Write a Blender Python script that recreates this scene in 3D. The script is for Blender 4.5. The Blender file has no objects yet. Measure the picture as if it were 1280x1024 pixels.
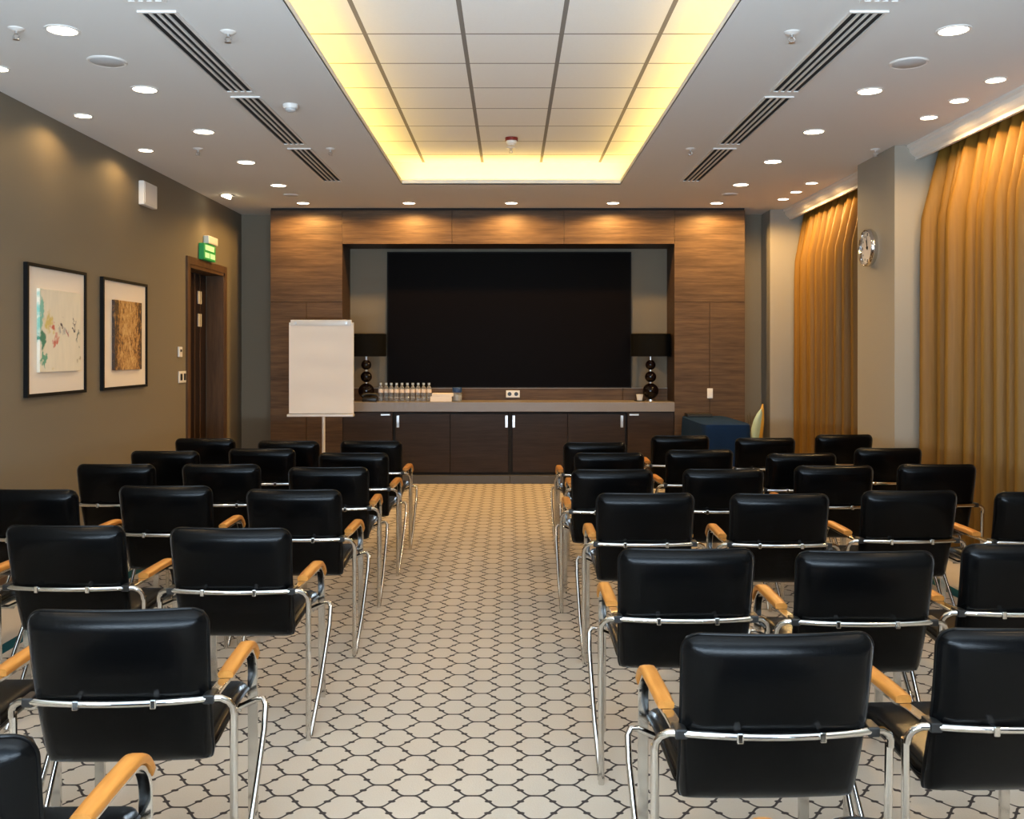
import bpy, bmesh, math, random
from mathutils import Vector, Matrix
PI = math.pi
random.seed(7)
sc = bpy.context.scene
C = sc.collection

# ------------------------------------------------------------------ camera
cam = bpy.data.cameras.new('camera'); camo = bpy.data.objects.new('camera', cam); C.objects.link(camo)
F = 1205.0
cam.sensor_width = 36; cam.lens = 36 * F / 1280
cam.shift_x = 2 / 1280; cam.shift_y = -72 / 1280
cam.clip_start = 0.05
camo.location = (0, 0, 1.52); camo.rotation_euler = (PI / 2, 0, 0)
sc.camera = camo

# ------------------------------------------------------------------ world, exposure
w = bpy.data.worlds.new('world'); sc.world = w; w.use_nodes = True
w.node_tree.nodes['Background'].inputs[0].default_value = (.7, .8, 1, 1)
w.node_tree.nodes['Background'].inputs[1].default_value = 0.02
vs = sc.view_settings
vs.view_transform = 'Standard'; vs.look = 'None'; vs.gamma = 1; vs.use_curve_mapping = False
vs.exposure = 0.0
sc.cycles.use_denoising = True
sc.cycles.max_bounces = 8; sc.cycles.diffuse_bounces = 5; sc.cycles.glossy_bounces = 4
sc.cycles.sample_clamp_indirect = 6.0

# ------------------------------------------------------------------ large lights
def area_light(name, loc, rot, sx, sy, power, col, spread=PI):
    l = bpy.data.lights.new(name, 'AREA'); l.shape = 'RECTANGLE'; l.size = sx; l.size_y = sy
    l.energy = power; l.color = col; l.spread = spread
    o = bpy.data.objects.new(name, l); C.objects.link(o); o.location = loc; o.rotation_euler = rot
    return o
WARM = (1, .62, .24)
SOFT = (1, .69, .37)
AMBER = (1, .58, .18)
LED = (1, .65, .14)
# daylight from the window in the wall behind the camera
area_light('window_daylight', (-0.4, -1.17, 1.15), (PI / 2 + 1.25, 0, 0), 4.6, 1.0, 1520, (.68, .84, 1))
# LED strips on the ledges of the ceiling cove
LZ = 3.203
area_light('cove_strip', (-1.29, 4.95, LZ), (PI, 0, 0), .02, 9.4, 30, LED)
area_light('cove_strip', (1.29, 4.95, LZ), (PI, 0, 0), .02, 9.4, 30, LED)
area_light('cove_strip', (0, 9.77, LZ), (PI, 0, 0), 2.4, .02, 8, LED)
def spot(loc, power, size=140, blend=1.0, col=WARM, tilt=None, rad=.04):
    l = bpy.data.lights.new('lamp_light', 'SPOT'); l.energy = power; l.color = col
    l.spot_size = math.radians(size); l.spot_blend = blend; l.shadow_soft_size = rad
    o = bpy.data.objects.new('lamp_light', l); C.objects.link(o); o.location = loc
    if tilt: o.rotation_euler = tilt
    return o
PW_MAIN, PW_WASH, PW_FRONT, PW_CURT = 36, 14, 88, 50
# the inner downlight rows go on above and behind the camera, outside the frame
for yy in (3.80, 2.63, 1.46, 0.29):
    for xx in (-2.31, 2.29):
        spot((xx, yy, 3.16), PW_MAIN, size=105, col=SOFT)

# ------------------------------------------------------------------ materials
def mat(name, col, rough=.5, metal=0, spec=.5, coat=0, emit=None, estr=0, bump=None, trans=0, sheen=0):
    m = bpy.data.materials.new(name); m.use_nodes = True
    nt = m.node_tree; b = nt.nodes['Principled BSDF']
    b.inputs['Base Color'].default_value = (*col, 1); b.inputs['Roughness'].default_value = rough
    b.inputs['Metallic'].default_value = metal; b.inputs['Specular IOR Level'].default_value = spec
    b.inputs['Coat Weight'].default_value = coat
    b.inputs['Transmission Weight'].default_value = trans
    b.inputs['Sheen Weight'].default_value = sheen; b.inputs['Sheen Roughness'].default_value = .3
    if emit: b.inputs['Emission Color'].default_value = (*emit, 1); b.inputs['Emission Strength'].default_value = estr
    if bump:
        tc = nt.nodes.new('ShaderNodeTexCoord'); n = nt.nodes.new('ShaderNodeTexNoise')
        n.inputs['Scale'].default_value = bump[0]; n.inputs['Detail'].default_value = 4
        bp = nt.nodes.new('ShaderNodeBump'); bp.inputs['Strength'].default_value = bump[1]; bp.inputs['Distance'].default_value = .01
        nt.links.new(tc.outputs['Object'], n.inputs['Vector']); nt.links.new(n.outputs['Fac'], bp.inputs['Height'])
        nt.links.new(bp.outputs['Normal'], b.inputs['Normal'])
    return m
class NT:
    """small node-building helper"""
    def __init__(s, m): s.m = m; s.nt = m.node_tree; s.b = s.nt.nodes['Principled BSDF']
    def n(s, t, **k):
        x = s.nt.nodes.new('ShaderNode' + t)
        for a, v in k.items(): setattr(x, a, v)
        return x
    def put(s, sock, v):
        if hasattr(v, 'is_linked'): s.nt.links.new(v, sock)
        else: sock.default_value = v
    def math(s, op, a, b=0.0, c=0.0, clamp=False):
        x = s.n('Math', operation=op, use_clamp=clamp)
        s.put(x.inputs[0], a); s.put(x.inputs[1], b); s.put(x.inputs[2], c); return x.outputs[0]
    def mix(s, f, a, b):
        x = s.n('Mix', data_type='RGBA'); s.put(x.inputs[0], f)
        s.put(x.inputs[6], (*a, 1) if isinstance(a, tuple) else a); s.put(x.inputs[7], (*b, 1) if isinstance(b, tuple) else b)
        return x.outputs[2]
    def obj_xyz(s):
        tc = s.n('TexCoord'); sp = s.n('SeparateXYZ'); s.nt.links.new(tc.outputs['Object'], sp.inputs[0])
        return tc.outputs['Object'], sp.outputs[0], sp.outputs[1], sp.outputs[2]
    def noise(s, vec, scale, detail=3, mapscale=None):
        if mapscale:
            mp = s.n('Mapping'); mp.inputs['Scale'].default_value = mapscale; s.nt.links.new(vec, mp.inputs[0]); vec = mp.outputs[0]
        x = s.n('TexNoise'); x.inputs['Scale'].default_value = scale; x.inputs['Detail'].default_value = detail
        s.nt.links.new(vec, x.inputs['Vector']); return x.outputs['Fac']
    def ramp(s, f, stops):
        x = s.n('ValToRGB'); cr = x.color_ramp
        while len(cr.elements) < len(stops): cr.elements.new(.5)
        for e, (p, c) in zip(cr.elements, stops): e.position = p; e.color = (*c, 1)
        s.nt.links.new(f, x.inputs[0]); return x.outputs[0]
    def col(s, v): s.put(s.b.inputs['Base Color'], v)
    def bump(s, h, st=.2, d=.01):
        x = s.n('Bump'); x.inputs['Strength'].default_value = st; x.inputs['Distance'].default_value = d
        s.put(x.inputs['Height'], h); s.nt.links.new(x.outputs[0], s.b.inputs['Normal'])

M = {}
def wood(name, dark, light, mapscale, rough=.38):
    m = mat(name, light, rough, spec=.2); t = NT(m); v, x, y, z = t.obj_xyz()
    a = t.noise(v, 3.0, 6, mapscale); b = t.noise(v, 11.0, 3, mapscale)
    f = t.math('ADD', t.math('MULTIPLY', a, .65), t.math('MULTIPLY', b, .35))
    t.col(t.ramp(f, [(.33, dark), (.52, tuple((p + q) / 2 for p, q in zip(dark, light))), (.68, light)]))
    t.bump(f, .08, .004)
    return m
M['panel_wood'] = wood('panel_wood', (.046, .026, .013), (.125, .074, .038), (.55, 3, 9), .5)
M['cab_wood'] = wood('cabinet_wood', (.024, .013, .007), (.052, .030, .017), (.55, 3, 9), .5)
M['dark_wood'] = wood('dark_door_wood', (.009, .005, .003), (.022, .012, .007), (5, 5, .5), .35)
M['frame_wood'] = wood('door_frame_wood', (.06, .032, .016), (.12, .066, .034), (5, 5, .5), .4)
M['beech'] = wood('beech', (.46, .175, .032), (.62, .275, .062), (9, 1.2, 9), .35)
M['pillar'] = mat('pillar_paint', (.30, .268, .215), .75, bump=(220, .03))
M['wall'] = mat('grey_wall_paint', (.165, .138, .096), .75, bump=(220, .03))
M['ceil'] = mat('ceiling_paint', (.68, .665, .64), .85)
M['cove'] = mat('cove_paint', (.78, .76, .70), .85)
M['white'] = mat('white_plastic', (.72, .70, .66), .4)
M['cornice'] = mat('cornice_paint', (.70, .66, .60), .6)
M['black'] = mat('black_matte', (.004, .004, .004), .6, spec=.15)
M['slot'] = mat('slot_dark', (.004, .004, .004), .9)
M['leather'] = mat('black_leather', (.0015, .0016, .0018), .24, spec=.12, sheen=.18, bump=(260, .05))
M['piping'] = mat('black_piping', (.002, .002, .002), .33, spec=.2)
M['chrome'] = mat('chrome', (.72, .71, .69), .13, metal=1)
M['steel'] = mat('brushed_steel', (.62, .61, .60), .32, metal=1)
M['clip'] = mat('black_plastic', (.01, .01, .01), .4)
M['lens'] = mat('lamp_lens', (1, .9, .75), .4, emit=(1, .86, .62), estr=14)
M['alu'] = mat('white_metal', (.70, .67, .63), .35)
M['paper'] = mat('flip_paper', (.84, .745, .64), .8)
M['screen'] = mat('screen_black', (.0022, .0012, .0007), .45, spec=.03)
M['stone'] = mat('worktop', (.20, .17, .145), .4, bump=(60, .03))
M['plinth'] = mat('plinth_grey', (.085, .078, .072), .4)
M['shade'] = mat('lamp_shade_black', (.003, .003, .003), .8, spec=.08)
M['ball'] = mat('glossy_dark_ball', (.006, .003, .003), .08, spec=.3)
M['cream'] = mat('mat_board', (.78, .70, .60), .85)
M['green'] = mat('exit_green', (.02, .30, .07), .4, emit=(.05, .7, .18), estr=.06)
M['greenlight'] = mat('exit_mark', (.45, .85, .50), .4, emit=(.4, 1, .5), estr=.22)
M['navy'] = mat('navy_cloth', (.007, .024, .072), .9, spec=.1)
M['red'] = mat('detector_red', (.16, .008, .008), .4)
M['leafgreen'] = mat('pale_leaf', (.42, .55, .42), .45)
M['leafyellow'] = mat('yellow_leaf', (.62, .36, .06), .45)
M['twig'] = mat('twig', (.06, .04, .02), .7)
M['pot'] = mat('pot_dark', (.03, .03, .035), .4)
M['glass'] = mat('bottle_plastic', (.80, .86, .90), .06, trans=.85)
M['water'] = mat('label_paper', (.75, .62, .52), .6)
M['bluecap'] = mat('blue_lid', (.012, .05, .16), .4)
M['bluecap_s'] = mat('bottle_cap', (.45, .52, .60), .4)
M['gap'] = mat('shadow_gap', (.012, .009, .007), .8)
M['windowframe'] = mat('window_frame_white', (.75, .75, .74), .5)
M['daylight'] = mat('bright_window_glass', (.2, .25, .3), .1, emit=(.74, .87, 1), estr=.8)
M['grille'] = mat('speaker_grille', (.48, .48, .48), .6)

# curtain cloth
m = mat('gold_curtain', (.34, .19, .055), .5, spec=.18); t = NT(m); v, x, y, z = t.obj_xyz()
f = t.noise(v, 60, 3, (1, 1, .03)); t.col(t.ramp(f, [(.3, (.165, .082, .013)), (.7, (.20, .102, .018))])); M['curtain'] = m

# suspended tiles: 0.6 m grid, wide bars along the room and thin ones across it
m = mat('ceiling_tile', (.66, .64, .60), .9); t = NT(m); v, x, y, z = t.obj_xyz()
def bars(t, c, off, half):
    d = t.math('ABSOLUTE', t.math('SUBTRACT', t.math('FRACT', t.math('DIVIDE', t.math('ADD', c, off + 60), .6)), .5))
    return t.math('GREATER_THAN', d, .5 - half / .6)
bx = bars(t, x, -.313, .014); by = bars(t, y, -.48, .008)
g = t.math('MAXIMUM', bx, by)
n = t.noise(v, 90, 3)
base = t.mix(n, (.80, .79, .77), (.85, .84, .82))
t.col(t.mix(g, base, (.22, .20, .18))); t.bump(t.math('MULTIPLY', g, -1), .5, .01); M['tile'] = m

# carpet: ogee lattice of dark lines with a knot in each diagonal
m = mat('patterned_carpet', (.55, .47, .38), .95, spec=.1); t = NT(m); v, x, y, z = t.obj_xyz()
P, Q = .2177, .165
u = t.math('MULTIPLY', t.math('ABSOLUTE', t.math('SUBTRACT', t.math('FRACT', t.math('DIVIDE', t.math('ADD', x, 50 * P + .02), P)), .5)), P)
q = t.math('MULTIPLY', t.math('ABSOLUTE', t.math('SUBTRACT', t.math('FRACT', t.math('DIVIDE', t.math('ADD', y, 50 * Q), Q)), .5)), Q)
un = t.math('DIVIDE', u, P / 2)                      # 0..1 across the quarter cell
def fcurve(t, val, pts):
    x = t.n('FloatCurve'); c = x.mapping.curves[0]
    c.points[0].location = pts[0]; c.points[1].location = pts[-1]
    for p in pts[1:-1]: c.points.new(*p)
    for p in c.points: p.handle_type = 'AUTO_CLAMPED'
    x.mapping.update(); t.put(x.inputs['Value'], val); return x.outputs[0]
edge = fcurve(t, un, [(0, 1), (.17, .995), (.29, .90), (.40, .70), (.46, .565), (.54, .435), (.60, .30), (.71, .10), (.83, .005), (1, 0)])
thick = fcurve(t, un, [(0, .28), (.2, .30), (.34, .40), (.5, .52), (.66, .40), (.8, .30), (1, .28)])
ka = t.math('DIVIDE', t.math('SUBTRACT', u, P / 4), .0125); kb = t.math('DIVIDE', t.math('SUBTRACT', q, Q / 4), .0088)
knot = t.math('MULTIPLY', t.math('SUBTRACT', 1.25, t.math('ADD', t.math('MULTIPLY', ka, ka), t.math('MULTIPLY', kb, kb))), 2.5, clamp=True)
d = t.math('ABSOLUTE', t.math('SUBTRACT', q, t.math('MULTIPLY', edge, Q / 2)))
half = t.math('MULTIPLY', thick, .0155)
line = t.math('SUBTRACT', 1.0, t.math('SMOOTH_MAX', 0, t.math('DIVIDE', t.math('SUBTRACT', d, half), .0022), .05), clamp=True)
field = t.math('MULTIPLY', t.math('GREATER_THAN', x, -2.52), t.math('LESS_THAN', x, 2.72))
line = t.math('MULTIPLY', t.math('MAXIMUM', line, knot), field)
n1 = t.noise(v, 160, 3); n2 = t.noise(v, 2.2, 3)
base = t.mix(n2, (.49, .425, .345), (.57, .495, .405)); base = t.mix(t.math('MULTIPLY', n1, .35), base, (.38, .33, .27))
colr = t.mix(line, base, (.050, .042, .040))
bandl = t.math('MULTIPLY', t.math('GREATER_THAN', x, -2.64), t.math('LESS_THAN', x, -2.555))
bandr = t.math('MULTIPLY', t.math('GREATER_THAN', x, 2.762), t.math('LESS_THAN', x, 2.855))
colr = t.mix(t.math('ADD', bandl, bandr), colr, (.012, .075, .090))
t.col(colr); t.bump(n1, .25, .006); M['carpet'] = m

# the two abstract paintings (object x runs along the wall, z up, canvas about 0.6 wide)
m = mat('pale_abstract_painting', (.8, .75, .62), .6); t = NT(m); v, x, y, z = t.obj_xyz()
wn = t.n('TexNoise'); wn.inputs['Scale'].default_value = 14; wn.inputs['Detail'].default_value = 5; t.nt.links.new(v, wn.inputs['Vector'])
ws = t.n('SeparateXYZ'); t.nt.links.new(wn.outputs['Color'], ws.inputs[0])
y = t.math('ADD', y, t.math('MULTIPLY', t.math('SUBTRACT', ws.outputs[0], .5), .22)); z = t.math('ADD', z, t.math('MULTIPLY', t.math('SUBTRACT', ws.outputs[1], .5), .30))
def blob(t, y, z, cy, cz, sy, sz):
    a = t.math('DIVIDE', t.math('SUBTRACT', y, cy), sy); b = t.math('DIVIDE', t.math('SUBTRACT', z, cz), sz)
    r = t.math('ADD', t.math('MULTIPLY', a, a), t.math('MULTIPLY', b, b))
    return t.math('POWER', 2.718, t.math('MULTIPLY', r, -1))
na = t.noise(v, 9, 5); nb = t.noise(v, 18, 5, (1, 1, .6)); nc = t.noise(v, 26, 4, (1, 1, .25))
def mask(t, b, n, lo, gain): return t.math('MULTIPLY', t.math('SUBTRACT', t.math('MULTIPLY', b, n), lo), gain, clamp=True)
c = t.mix(t.math('MULTIPLY', nc, .7), (.82, .76, .62), (.60, .58, .48))
for (cy, cz, sy, sz, colx, lo, gain, nn) in [
    (-.30, .10, .06, .26, (.20, .50, .42), .25, 5, na), (-.28, -.06, .05, .09, (.05, .22, .14), .22, 6, nb),
    (-.26, -.20, .04, .10, (.12, .36, .24), .25, 6, na), (-.17, .06, .11, .08, (.62, .50, .16), .3, 4, nb),
    (-.10, -.04, .09, .08, (.55, .13, .09), .3, 6, nb), (.10, -.03, .05, .05, (.42, .16, .14), .3, 6, na),
    (0.0, .07, .05, .035, (.05, .035, .04), .3, 7, nb), (.20, .03, .07, .03, (.08, .08, .09), .3, 7, na),
    (.27, -.06, .05, .05, (.06, .12, .10), .3, 6, nb), (.05, .0, .16, .06, (.35, .36, .35), .35, 4, nc),
    (-.20, -.275, .13, .03, (.60, .45, .04), .3, 6, na), (.28, -.22, .05, .05, (.35, .30, .18), .3, 5, nb)]:
    c = t.mix(mask(t, blob(t, y, z, cy, cz, sy, sz), nn, lo, gain), c, colx)
t.col(c); M['art_a'] = m
m = mat('gold_abstract_painting', (.5, .3, .1), .5); t = NT(m); v, x, y, z = t.obj_xyz()
na = t.noise(v, 34, 6, (1, 1, .6)); nb = t.noise(v, 70, 4)
rim = t.math('POWER', t.math('MULTIPLY', t.math('ABSOLUTE', y), 3.4), 2.6)
f = t.math('SUBTRACT', t.math('ADD', t.math('MULTIPLY', na, .75), t.math('MULTIPLY', nb, .35)), t.math('MULTIPLY', rim, .27))
t.col(t.ramp(f, [(.30, (.030, .015, .008)), (.41, (.16, .075, .02)), (.51, (.46, .24, .065)), (.66, (.62, .41, .17))])); M['art_b'] = m

# ------------------------------------------------------------------ mesh helpers
class MB:
    def __init__(s): s.bm = bmesh.new()
    def box(s, x0, x1, y0, y1, z0, z1, bev=0, seg=2):
        b = bmesh.new()
        r = bmesh.ops.create_cube(b, size=1)
        for v_ in b.verts: v_.co = Vector((x0 if v_.co.x < 0 else x1, y0 if v_.co.y < 0 else y1, z0 if v_.co.z < 0 else z1))
        if bev: bmesh.ops.bevel(b, geom=list(b.edges), offset=bev, segments=seg, affect='EDGES', profile=.5)
        s._join(b); return s
    def _join(s, b):
        me = bpy.data.meshes.new('tmp'); b.to_mesh(me); b.free(); s.bm.from_mesh(me); bpy.data.meshes.remove(me)
    def grid(s, rows, closed_u=False, cap=False):
        """rows: list of equal-length lists of points"""
        vs_ = [[s.bm.verts.new(p) for p in r] for r in rows]
        n = len(rows[0])
        for i in range(len(rows) - 1):
            for j in range(n if closed_u else n - 1):
                k = (j + 1) % n
                try: s.bm.faces.new((vs_[i][j], vs_[i][k], vs_[i + 1][k], vs_[i + 1][j]))
                except ValueError: pass
        if cap:
            for r in (vs_[0], vs_[-1]):
                try: s.bm.faces.new(r)
                except ValueError: pass
        return s
    def sweep(s, path, sec, up=Vector((1, 0, 0)), closed=False, scale=None):
        """sweep a 2D section (a,b) along path; a is along 'up x tangent', b along the fixed up as far as it stays normal"""
        path = [Vector(p) for p in path]; rows = []; n = len(path)
        for i, p in enumerate(path):
            if closed: tg = path[(i + 1) % n] - path[i - 1]
            else: tg = path[min(i + 1, n - 1)] - path[max(i - 1, 0)]
            tg.normalize(); a = up.cross(tg)
            if a.length < 1e-4: a = Vector((0, 1, 0)).cross(tg)
            a.normalize(); b = tg.cross(a)
            k = scale[i] if scale else 1
            rows.append([p + a * (q[0] * k) + b * (q[1] * k) for q in sec])
        if closed: rows.append(rows[0])
        return s.grid(rows, True, not closed)
    def tube(s, path, r, seg=8, closed=False, up=None):
        path = [Vector(p) for p in path]; n = len(path)
        # parallel transport frame
        def tan(i):
            t_ = (path[(i + 1) % n] - path[i - 1]) if closed else (path[min(i + 1, n - 1)] - path[max(i - 1, 0)])
            return t_.normalized()
        t0 = tan(0); a = t0.orthogonal().normalized(); rows = []
        for i in range(n):
            t1 = tan(i); a = (a - t1 * a.dot(t1)).normalized(); b = t1.cross(a)
            rr = r[i] if isinstance(r, (list, tuple)) else r
            rows.append([path[i] + (a * math.cos(2 * PI * k / seg) + b * math.sin(2 * PI * k / seg)) * rr for k in range(seg)])
        if closed: rows.append(rows[0])
        return s.grid(rows, True, not closed)
    def lathe(s, prof, seg=24, M_=None):
        """prof: (r,z) pairs, spun about z, then moved by matrix M_"""
        M_ = M_ or Matrix()
        rows = [[M_ @ Vector((max(r, 1e-4) * math.cos(2 * PI * k / seg), max(r, 1e-4) * math.sin(2 * PI * k / seg), z)) for k in range(seg)] for r, z in prof]
        return s.grid(rows, True, True)
    def prism(s, pts, axis, a, b):
        """extrude a closed 2D outline along an axis ('x','y','z') from a to b"""
        def P3(p, q): return {'x': (q, p[0], p[1]), 'y': (p[0], q, p[1]), 'z': (p[0], p[1], q)}[axis]
        return s.grid([[P3(p, a) for p in pts], [P3(p, b) for p in pts]], True, True)
    def build(s, name, m, parent=None, smooth=None, loc=None):
        bmesh.ops.remove_doubles(s.bm, verts=s.bm.verts, dist=1e-6)
        bmesh.ops.recalc_face_normals(s.bm, faces=s.bm.faces)
        me = bpy.data.meshes.new(name)
        if loc is not None:
            for v_ in s.bm.verts: v_.co -= Vector(loc)
        s.bm.to_mesh(me); s.bm.free(); me.materials.append(m if not isinstance(m, str) else M[m])
        if smooth:
            me.shade_smooth(); me.set_sharp_from_angle(angle=math.radians(smooth))
        o = bpy.data.objects.new(name, me); C.objects.link(o)
        if parent: o.parent = parent
        if loc is not None: o.location = loc
        return o
def tag(o, label=None, cat=None, group=None, kind=None):
    if label: o['label'] = label
    if cat: o['category'] = cat
    if group: o['group'] = group
    if kind: o['kind'] = kind
    return o
def thing(name, label, cat, loc, group=None, rz=0):
    o = bpy.data.objects.new(name, None); C.objects.link(o); o.location = loc; o.rotation_euler = (0, 0, rz)
    o.empty_display_size = .1
    return tag(o, label, cat, group)
def struct(name, mb, m, **k): return tag(mb.build(name, m, **k), kind='structure')
def copy_tree(o, parent=None):
    c = o.copy(); C.objects.link(c)
    if parent: c.parent = parent
    for ch in list(o.children): copy_tree(ch, c)
    return c
def at(px, py, d): return Vector(((px - 638) * d / F, d, 1.52 - (py - 440) * d / F))
def sbox(*a, **k): return MB().box(*a, **k)

# ------------------------------------------------------------------ room shell
XL, XR, YN, YB, ZC, ZT = -3.25, 3.46, -1.3, 11.65, 3.18, 3.46
tag(MB().box(XL - .1, XR + .1, YN - .1, YB + .1, -.05, 0).build('floor', 'carpet'), kind='structure')
# left wall with the door opening
DY0, DY1, DZ = 9.72, 10.93, 2.42
mb = MB(); mb.box(XL - .3, XL, YN, DY0, 0, 3.6); mb.box(XL - .3, XL, DY1, YB, 0, 3.6); mb.box(XL - .3, XL, DY0, DY1, DZ, 3.6)
struct('wall_left', mb, 'wall')
struct('wall_right', sbox(XR, XR + .1, YN, YB, 0, 3.6), 'wall')
struct('wall_back', sbox(XL, XR, YB, YB + .1, 0, 3.6), 'wall')
# wall behind the camera, with a window
mb = MB(); wx0, wx1, wz0, wz1 = -2.75, 1.95, .75, 2.75
mb.box(XL, wx0, YN - .1, YN, 0, 3.6); mb.box(wx1, XR, YN - .1, YN, 0, 3.6); mb.box(wx0, wx1, YN - .1, YN, 0, wz0); mb.box(wx0, wx1, YN - .1, YN, wz1, 3.6)
struct('wall_near', mb, 'dark_wood')
mb = MB()
for a in (wx0, -1.2, .35, wx1 - .05): mb.box(a, a + .05, YN - .09, YN - .03, wz0, wz1)
for a in (wz0, wz1 - .05): mb.box(wx0, wx1, YN - .09, YN - .03, a, a + .05)
win = struct('window_1', mb, 'windowframe')
MB().box(wx0, wx1, YN - .07, YN - .06, wz0, wz1).build('window_glass', 'daylight', win)
# ceiling slab with the cove opening
CX0, CX1, CY0, CY1 = -1.075, 1.09, 0.3, 9.56
mb = MB(); zt = ZC + .012
mb.box(XL, CX0, YN, YB, ZC, zt); mb.box(CX1, XR, YN, YB, ZC, zt); mb.box(CX0, CX1, YN, CY0, ZC, zt); mb.box(CX0, CX1, CY1, YB, ZC, zt)
struct('ceiling', mb, 'ceil')
mb = MB(); lt = .018; lz = ZC + .05                                    # lip around the opening
mb.box(CX0 - lt, CX0, CY0 - lt, CY1 + lt, ZC + .0005, lz); mb.box(CX1, CX1 + lt, CY0 - lt, CY1 + lt, ZC + .0005, lz)
mb.box(CX0, CX1, CY0 - lt, CY0, ZC + .0005, lz); mb.box(CX0, CX1, CY1, CY1 + lt, ZC + .0005, lz)
struct('trim_1', mb, 'cove')
mb = MB(); vx0, vx1, vy0, vy1 = -1.38, 1.38, 0.0, 9.86                 # walls of the cove void
mb.box(vx0 - .04, vx0, vy0, vy1, zt, ZT); mb.box(vx1, vx1 + .04, vy0, vy1, zt, ZT)
mb.box(vx0, vx1, vy0 - .04, vy0, zt, ZT); mb.box(vx0, vx1, vy1, vy1 + .04, zt, ZT)
struct('trim_2', mb, 'cove')
struct('ceiling_tiles', sbox(vx0 - .04, vx1 + .04, vy0 - .04, vy1 + .04, ZT, ZT + .03), 'tile')
# baseboards
struct('baseboard_left', sbox(XL, XL + .015, YN, DY0 - .07, 0, .08), 'frame_wood')
# pillar and pilaster on the window side
PX = 3.085
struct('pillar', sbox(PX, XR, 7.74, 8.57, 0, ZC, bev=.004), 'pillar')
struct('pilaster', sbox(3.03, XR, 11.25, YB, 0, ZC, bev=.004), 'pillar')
# cornices above the curtains
prof = [(3.185, ZC), (3.185, ZC - .018), (3.20, ZC - .03), (3.205, ZC - .055), (3.225, ZC - .08), (3.25, ZC - .095), (3.25, ZC - .12), (3.275, ZC - .12), (3.275, ZC)]
struct('trim_3', MB().prism(prof, 'y', 1.2, 7.74), 'cornice')
struct('trim_4', MB().prism(prof, 'y', 8.57, 11.25), 'cornice')

# ------------------------------------------------------------------ door on the left wall
fr = MB(); e = .065
fr.box(XL - .18, XL + .012, DY0 - .0, DY0 + .045, 0, DZ); fr.box(XL - .18, XL + .012, DY1 - .045, DY1, 0, DZ)
fr.box(XL - .18, XL + .012, DY0, DY1, DZ - .045, DZ)
fr.box(XL, XL + .018, DY0 - e, DY0 + .01, 0, DZ + e); fr.box(XL, XL + .018, DY1 - .01, DY1 + e, 0, DZ + e); fr.box(XL, XL + .018, DY0 + .01, DY1 - .01, DZ - .01, DZ + e)
door = struct('door_1', fr, 'frame_wood')
lf = MB(); lx = XL - .19
lf.box(lx - .04, lx, DY0 + .045, DY1 - .045, 0.005, DZ - .045)
leaf = lf.build('door_leaf', 'dark_wood', door)
st = MB()
for a in (.18, .36, .54, .72, .90): st.box(lx, lx + .008, DY0 + .045 + a, DY0 + .06 + a, .005, DZ - .05)
st.build('batten', 'frame_wood', leaf)
pl = MB(); pl.box(lx, lx + .007, DY0 + .88, DY0 + 1.0, 2.05, 2.19); pl.build('door_plate', 'grille', leaf)
pl = MB(); pl.box(lx, lx + .007, DY0 + .88, DY0 + 1.0, 1.80, 1.94); pl.build('door_plate', 'grille', leaf)
h = MB(); h.tube([(lx, DY0 + .14, 1.05), (lx + .05, DY0 + .14, 1.05), (lx + .055, DY0 + .20, 1.05), (lx + .055, DY0 + .28, 1.05)], .009); h.build('door_handle', 'steel', leaf, smooth=50)

# ------------------------------------------------------------------ pictures, plates and signs on the left wall
def picture(y0, y1, z0, z1, ay0, ay1, az0, az1, art, label):
    yc, zc = (y0 + y1) / 2, (z0 + z1) / 2
    t_ = thing('framed_picture', label, 'picture', (XL, yc, z0), 'framed pictures on the left wall')
    f_ = MB(); fw = .022
    for (a, b, c_, d_) in ((y0, y0 + fw, z0, z1), (y1 - fw, y1, z0, z1), (y0 + fw, y1 - fw, z0, z0 + fw), (y0 + fw, y1 - fw, z1 - fw, z1)):
        f_.box(0.001, .03, a - yc, b - yc, c_ - z0, d_ - z0)
    f_.build('frame', 'black', t_)
    MB().box(.001, .016, y0 + fw - yc, y1 - fw - yc, fw, z1 - z0 - fw).build('mat_board', 'cream', t_)
    o = MB().box(-.011, .011, -(ay1 - ay0) / 2, (ay1 - ay0) / 2, -(az1 - az0) / 2, (az1 - az0) / 2, bev=.002).build('painting', art, t_)
    o.location = (.0275, (ay0 + ay1) / 2 - yc, (az0 + az1) / 2 - z0)
    o['label'] = 'small unframed canvas mounted in the middle'
picture(6.43, 7.33, 1.213, 2.122, 6.58, 7.21, 1.38, 1.955, 'art_a', 'framed pale abstract picture with teal and red dabs on the left wall')
picture(7.63, 8.56, 1.213, 2.118, 7.82, 8.40, 1.37, 1.945, 'art_b', 'framed brown and gold abstract picture on the left wall, nearer the door')

s_ = thing('exit_sign', 'green emergency exit sign on the wall above the door', 'sign', (XL, 10.25, 2.49))
MB().box(0, .055, -.2, .2, 0, .17, bev=.004).build('sign_box', 'green', s_)
mk = MB(); mk.box(.055, .058, -.16, .14, .10, .155); mk.build('sign_mark', 'greenlight', s_)
mk = MB(); mk.box(.055, .058, -.16, -.02, .02, .075); mk.box(.055, .058, .01, .17, .02, .075); mk.build('sign_mark', 'greenlight', s_)
s_ = thing('emergency_lamp', 'small white emergency lamp on the wall above the green exit sign', 'lamp', (XL, 10.36, 2.67))
MB().box(0, .06, -.16, .16, 0, .085, bev=.008).build('body', 'white', s_); MB().box(.06, .063, -.14, .14, .012, .073).build('diffuser', 'alu', s_)
s_ = thing('wall_speaker', 'white box speaker high on the left wall above the second picture', 'speaker', (XL, 8.58, 2.81))
MB().box(0, .05, -.16, .16, 0, .21, bev=.008).build('body', 'white', s_); MB().box(.05, .054, -.14, .14, .02, .19).build('grille', 'alu', s_)
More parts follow.
